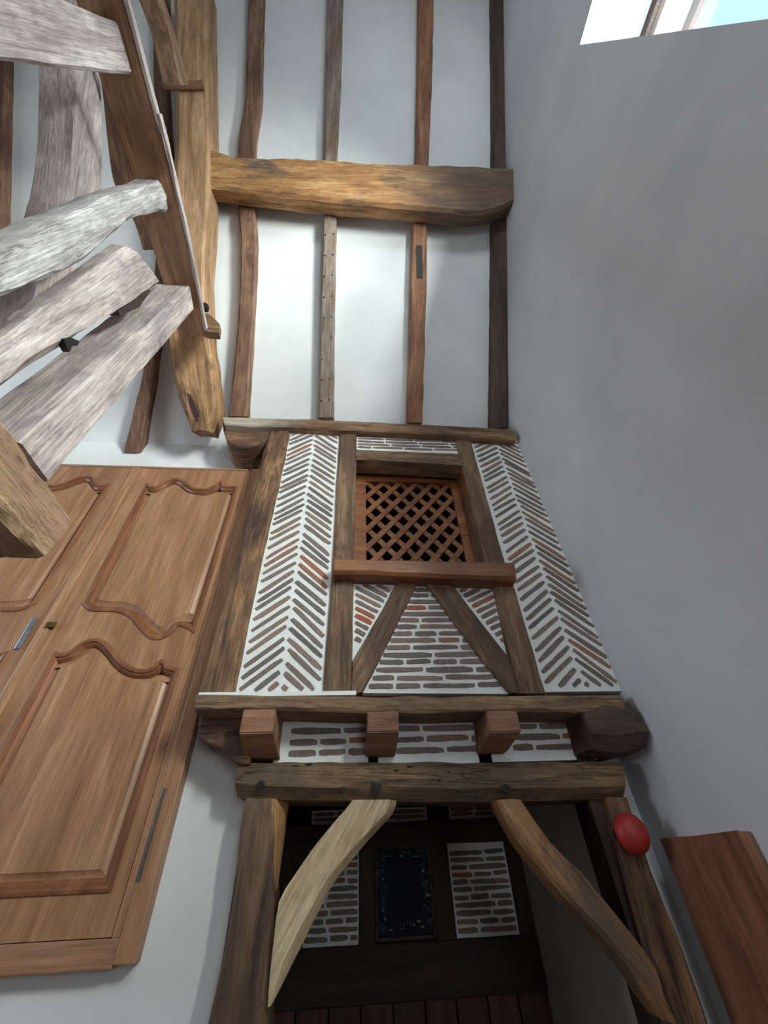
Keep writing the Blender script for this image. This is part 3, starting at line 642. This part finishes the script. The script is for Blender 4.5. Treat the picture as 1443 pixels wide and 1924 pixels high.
def strip(name, P, prof, mat, parent, fill=False):
    V, Fc = [], []; n = len(P)
    for d, y in prof: V += [(q.x, y, q.y) for q in (inset(P, d) if d else P)]
    for j in range(len(prof) - 1):
        for i in range(n): Fc.append((j * n + i, j * n + (i + 1) % n, (j + 1) * n + (i + 1) % n, (j + 1) * n + i))
    if fill:
        last = V[(len(prof) - 1) * n:]
        vv, ee, ff, _, _, _ = geometry.delaunay_2d_cdt([Vector((v[0], v[2])) for v in last], [(i, (i + 1) % n) for i in range(n)], [], 1, 1e-5)
        base = len(V); yl = prof[-1][1]; V += [(q.x, yl, q.y) for q in vv]; Fc += [tuple(base + i for i in t) for t in ff]
    return mesh_obj(name, V, Fc, mat, parent, smooth=35)
UQ = [(-1.708, 4.030), (-1.640, 4.034), (-1.580, 4.092), (-1.509, 4.128), (-1.435, 4.100), (-1.370, 4.045), (-1.300, 4.020), (-1.220, 4.016), (-1.150, 4.040), (-1.06, 4.050), (-.985, 4.052),
      (-.985, 2.825), (-1.05, 2.845), (-1.105, 2.815), (-1.160, 2.765), (-1.224, 2.762), (-1.315, 2.830), (-1.400, 2.898), (-1.500, 2.930), (-1.621, 2.938), (-1.708, 2.965)]
LQ = [(-1.722, 2.620), (-1.650, 2.634), (-1.605, 2.684), (-1.544, 2.714), (-1.480, 2.694), (-1.415, 2.645), (-1.341, 2.584), (-1.263, 2.546), (-1.180, 2.535), (-1.09, 2.540), (-1.01, 2.535), (-1.01, 1.625), (-1.722, 1.625)]
UPq = smooth_line(UQ, {0, 10, 11, 20}); LOq = smooth_line(LQ, {0, 10, 11, 12})
def board_with_holes(name, outer, holes, yf, yb, mat, parent):
    loops = [[Vector((p[0], p[1], 0)) for p in outer]] + [[Vector((p.x, p.y, 0)) for p in h] for h in holes]
    V = []; Fc = []
    flat = [p for l in loops for p in l]
    V = [(p.x, yf, p.y) for p in flat] + [(p.x, yb, p.y) for p in flat]; n = len(flat)
    tris = geometry.tessellate_polygon(loops)
    for t in tris: Fc.append(tuple(t))
    b = 0
    for l in loops:
        m = len(l)
        for i in range(m): Fc.append((b + i, b + (i + 1) % m, n + b + (i + 1) % m, n + b + i))
        b += m
    me = bpy.data.meshes.new(name); cc = Vector((outer[0][0], yf, outer[0][1])); me.from_pydata([Vector(v) - cc for v in V], [], Fc); me.update()
    me.materials.append(mat); return link(name, me, parent, Matrix.Translation(cc))
def leaf(mirror):
    def mx(P): return [Vector((2 * XM - p.x, p.y)) for p in P][::-1] if mirror else list(P)
    xa, xb = (XM + .004, XRL)
    outer = [(xa, 1.478), (xb, 1.478), (xb, 4.262), (xa, 4.262)]
    if mirror: outer = [(2 * XM - x, z) for x, z in outer][::-1]
    lf = board_with_holes('door_leaf', outer, [mx(UPs), mx(LOs)], YD, YD + .04, M['walnut'], door)
    for P, Q in ((UPs, UPq), (LOs, LOq)):
        P = mx(P); Q = mx(Q)
        strip('moulding', P, [(-.016, YD + .001), (-.014, YD - .007), (-.002, YD - .011), (.008, YD - .008), (.011, YD + .002), (.019, YD + .003), (.027, YD + .012), (.033, YD + .026)], M['walnut_mould'], lf)
        strip('panel', Q, [(.014, YD + .028), (.030, YD + .028), (.056, YD + .012), (.060, YD + .008)], M['walnut'], lf, fill=True)
    return lf
leafR = leaf(False); leafL = leaf(True)
boxes('astragal', [((XM - .030, YD - .012, 1.48), (XM + .028, YD + .001, 4.26))], M['walnut'], door, bev=.005)
boxes('door_frame_stile', [((XRL + .004, YD - .004, 1.475), (-.905, YB, 4.285))], M['walnut'], door, bev=.003)
boxes('door_frame_stile', [((-.903, YD - .012, 1.40), (-.822, YB, 4.285))], M['walnut'], door, bev=.006)
boxes('door_frame_rail', [((2 * XM + .822, YD - .008, 1.39), (-.903, YB, 1.475))], M['walnut_rail'], door, bev=.004)
boxes('door_frame_rail', [((2 * XM + .822, YD - .004, 4.265), (-.903, YB, 4.288))], M['walnut_rail'], door, bev=.004)
boxes('door_frame_stile', [((2 * XM + .822, YD - .012, 1.40), (2 * XM + .905, YB, 4.285))], M['walnut'], door, bev=.006)
cylinder('hinge', (-.888, YD - .012, 1.97), (-.892, YD - .012, 1.64), .008, M['hinge'], door)
tag(cylinder('hinge', (-.868, YD - .004, 3.97), (-.868, YD - .004, 3.66), .008, M['hinge'], door))
boxes('lock_rod', [((-1.965, YD - .012, 2.67), (-1.935, YD - .002, 2.87))], M['steel'], door, bev=.004)
boxes('latch', [((-1.855, YD - .026, 2.80), (-1.80, YD - .010, 2.835))], M['brass'], door, bev=.004)

# ------------------------------------------------------------------ roof timbers
RB = RN * .13
def rafter(rows, mat, label, group='rafters of the roof slope', off=0.0):
    return timber('rafter', px(PR(off), rows), RN * .125, M[mat], label, 'rafter', group=group, amp=.006, ch=.012, step=.07)
rafter([(468, -60, 495, -60), (466.5, 0, 493.5, 0), (464, 104, 491, 104), (460, 187, 489, 180), (450, 250, 479, 250), (447, 310, 476, 310), (447, 375, 477, 375), (452, 454, 481, 454), (450, 558, 477, 558), (442, 662, 471, 662), (434, 740, 466, 740), (429, 782, 464, 782)], 'rafter', 'wavy dark reddish rafter above the left end of the bay')
r2 = rafter([(617, -60, 645, -60), (616, 0, 644, 0), (612, 150, 640, 150), (610, 270, 634, 270), (608, 377, 633, 377), (604, 558, 629, 558), (598, 784, 627, 784)], 'rafter_grey', 'pale grey nail-studded rafter, second from the left above the bay')
r3 = rafter([(788, -60, 816, -60), (787, 0, 815, 0), (785, 150, 812, 150), (782, 297, 806, 297), (777, 392, 804, 392), (772, 558, 801, 558), (766, 794, 794, 794)], 'rafter_red', 'smooth reddish rafter with an old mortise, third above the bay')
rafter([(926, -60, 953, -60), (926, 0, 953, 0), (928, 303, 955, 303), (927, 425, 953, 425), (926, 599, 953, 599), (923, 804, 953, 804)], 'dark_end', 'dark rough rafter tight against the grey right wall')
rafter([(288, -40, 312, -40), (287, 120, 311, 120), (296, 300, 318, 300), (292, 480, 314, 480), (268, 690, 288, 690), (250, 770, 275, 770), (231, 849, 262, 850)], 'rafter', 'short-ended brown rafter hanging over the walnut door')
rafter([(-22, -40, 10, -40), (-28, 200, 6, 200), (-40, 430, 0, 430)], 'rafter', 'dim rafter at the left edge behind the posts')
for i in range(10):
    y = 400 + i * 39
    for x in (5, 20):
        if (i * 7 + x) % 11 == 3: continue
        xx = 608 - (y - 377) * .026 + x; c = onR(xx, y + (2 if x == 5 else 0), .0035); t = Vector((1, 0, 0)); u = RN.cross(t)
        prism('nail', [c + (t * math.cos(a) + u * math.sin(a)) * .008 for a in [k * math.pi / 3 for k in range(6)]], RN * .01, M['iron'], r2)
q = [onR(x, y, .004) for x, y in ((782.5, 461), (793.5, 461), (794, 522), (783, 522))]; prism('mortise_shade_plug', q, RN * .01, M['iron'], r3)  # dark plate paints the shade of the mortise slot, lower part plugged
# purlin
timber('purlin', px(PR(.19), [(376, 268, 380, 352), (400, 274, 402, 350), (454, 287, 455, 358), (558, 289, 556, 370), (691, 298, 690, 383), (816, 302, 815, 393), (900, 305, 905, 400), (978, 309, 976, 375)]), RN * .18, M['purlin'],
       'heavy golden-brown purlin crossing the rafters from the truss to the right wall', 'beam', amp=.008, chL=.055, ch=.03)
# principal rafter and its foot
pr = timber('principal_rafter', px(PR(.24), [(322, -60, 388, -60), (323, 0, 388, 0), (327, 173, 391, 173), (324, 312, 392, 312), (320, 420, 388, 420), (320, 520, 382, 500), (312, 620, 386, 620)]), RN * .3, M['principal'],
       'tall tan principal rafter left of the purlin, running up the roof slope', 'beam', amp=.006, chL=.05, ch=.02)
pf2 = timber('broken_beam', px(PR(.245), [(304, 600, 388, 600), (309, 648, 392, 648), (320, 700, 400, 700), (332, 745, 404, 745), (344, 775, 403, 775), (356, 808, 392, 808)]), RN * .26, M['foot'],
       'orange-brown broken foot of the principal rafter, pointing at the walnut door', 'beam', amp=.012, ch=.03, end=.03, chL=.05)
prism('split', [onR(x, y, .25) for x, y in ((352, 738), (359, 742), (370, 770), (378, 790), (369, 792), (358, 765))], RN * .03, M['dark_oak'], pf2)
# dark strut top left
timber('strut', px(PX(-1.42), [(280, -70, 296, -70), (298, 0, 310, 0), (322, 70, 331, 70), (340, 160, 355, 160)]), (-.14, 0, 0), M['post_oak'],
       'dark slanting strut meeting the principal rafter at the top', 'strut', amp=.003, ch=.01, lin=True)
cylinder('peg', onR(303, 162, .27), onR(382, 160, .27), .03, M['foot'], pr, r2=.035)

# ------------------------------------------------------------------ post-and-rail frame, left foreground
tie = timber('tie_beam', [(Vector((-1.43, -5.0, 4.9)), Vector((-1.228, -5.0, 4.9))), (Vector((-1.43, .1, 4.9)), Vector((-1.20, -.15, 4.9))), (Vector((-1.43, .5, 4.9)), Vector((-1.178, .27, 4.9))), (Vector((-1.432, .89, 4.9)), Vector((-1.197, 1.0, 4.9))), (Vector((-1.44, 1.53, 4.9)), Vector((-1.232, 1.51, 4.9)))], (0, 0, .045), M['tie'],
       'smooth brown tie beam with a pale right edge, running overhead from the top left', 'beam', amp=.003, ch=.004)
timber('pale_edge', [(Vector((-1.232, -5.0, 4.896)), Vector((-1.210, -5.0, 4.896))), (Vector((-1.196, -.15, 4.896)), Vector((-1.175, -.15, 4.896))), (Vector((-1.176, .27, 4.896)), Vector((-1.156, .27, 4.896))), (Vector((-1.198, 1.0, 4.896)), Vector((-1.178, 1.0, 4.896))), (Vector((-1.234, 1.50, 4.896)), Vector((-1.214, 1.50, 4.896)))], (0, 0, .05), M['pale'], parent=tie, amp=.006, ch=.003)
timber('back_board', px(PZ(5.2), [(176, 60, 212, 60), (193, 190, 225, 190), (211, 340, 250, 340), (252, 420, 280, 420), (268, 470, 300, 470)]), (0, 0, .05), M['old_oak'], 'dark rough board behind the tie beam, glimpsed at its left', 'board')
XP = -1.25
def post(name, rows, w, mat, label, toz=2.80, **k):
    s = px(PX(XP), rows)
    (a0, b0), (a1, b1) = s[-2], s[-1]
    def ext(p, q): t = (toz - q.z) / (q.z - p.z) if abs(q.z - p.z) > 1e-3 else 0; return q + (q - p) * t
    if toz is not None and (s[-1][0].z + s[-1][1].z) / 2 > toz + .03: s.append((ext(a0, a1), ext(b0, b1)))
    return timber(name, s, (-w, 0, 0), M[mat], label, 'post', amp=k.pop('amp', .006), lin=k.pop('lin', True), **k)
post('upright_post', [(221, 40, 248, 141), (113, -2, 125, 128), (0, -45, 0, 112)], .16, 'pale', 'broad pale mauve upright at the top left corner, topmost of the posts', ch=.012)
post('upright_post', [(311, 338, 318, 398), (268, 352, 282, 402), (222, 364, 242, 418), (160, 394, 162, 488), (80, 430, 75, 530), (0, 462, 0, 562)], .15, 'pale_grey', 'weathered grey-white upright with ragged end, middle left', lin=False, ch=.02, amp=.012, end=.03)
post('upright_post', [(250, 462, 306, 537), (128, 557, 222, 592), (60, 612, 105, 668), (0, 658, 0, 745)], .13, 'pale', 'pale rounded upright behind the angular corner post', ch=.045, amp=.008, lin=False)
post('upright_post', [(357, 537, 364, 582), (38, 831, 91, 905)], .27, 'pale', 'square cream upright with dark shaded side, nearest the walnut door', toz=None, ch=.008, amp=.004)
rail = timber('bottom_rail', [(Vector((-1.2, -4.5, 2.83)), Vector((-1.2, -4.5, 2.59))), (Vector((-1.2, .9, 2.83)), Vector((-1.2, .9, 2.59))), (Vector((-1.2, 1.375, 2.81)), Vector((-1.2, 1.34, 2.58)))], (-.26, 0, 0), M['pale_broken'],
       'thick rough timber with splintered end, jutting out low at the left edge', 'beam', amp=.012, ch=.02, lin=True, end=.04)
# curved brace behind the posts
timber('bowed_brace', px(PX(-1.6), [(142, -60, 196, -60), (143, 60, 194, 60), (142, 135, 190, 135), (141, 220, 193, 220), (137, 300, 193, 300), (128, 365, 190, 350), (108, 440, 175, 430), (75, 530, 145, 500), (58, 600, 110, 580), (42, 660, 75, 655)]), (-.20, 0, 0), M['pale'],
       'bowed timber with bright face and brown side, behind the grey upright', 'brace', amp=.006, ch=.01)
# wedge, pegs, hook
w = prism('wedge', [onX(x, y, -1.29) for x, y in ((197, 546), (215, 542), (285, 545), (262, 578), (226, 594), (212, 570))], (-.09, 0, 0), M['dark_oak'], bev=.004); tag(w, 'dark wooden wedge between the two lower uprights', 'wedge')
h = prism('iron_hook', [onX(x, y, -1.235) for x, y in ((120, 637), (134, 634), (150, 641), (146, 650), (136, 650), (131, 662), (125, 652))], (-.03, 0, 0), M['iron'], bev=.002); tag(h, 'small dark iron hook on the rounded upright', 'hook')
w = prism('wooden_peg', [onY(x, y, 1.46) for x, y in ((376, 588), (392, 589), (402, 597), (413, 609), (411, 624), (390, 623), (376, 618))], (0, .06, 0), M['old_oak'], bev=.004); tag(w, 'broad dark wooden peg sticking out right of the tie beam end', 'peg')
w = prism('wooden_peg', [onY(x, y, 1.42) for x, y in ((374, 570), (386, 568), (392, 573), (390, 580), (374, 580))], (0, .03, 0), M['iron'], bev=.002); tag(w, 'tiny dark peg right of the tie beam end, the upper of two', 'peg')
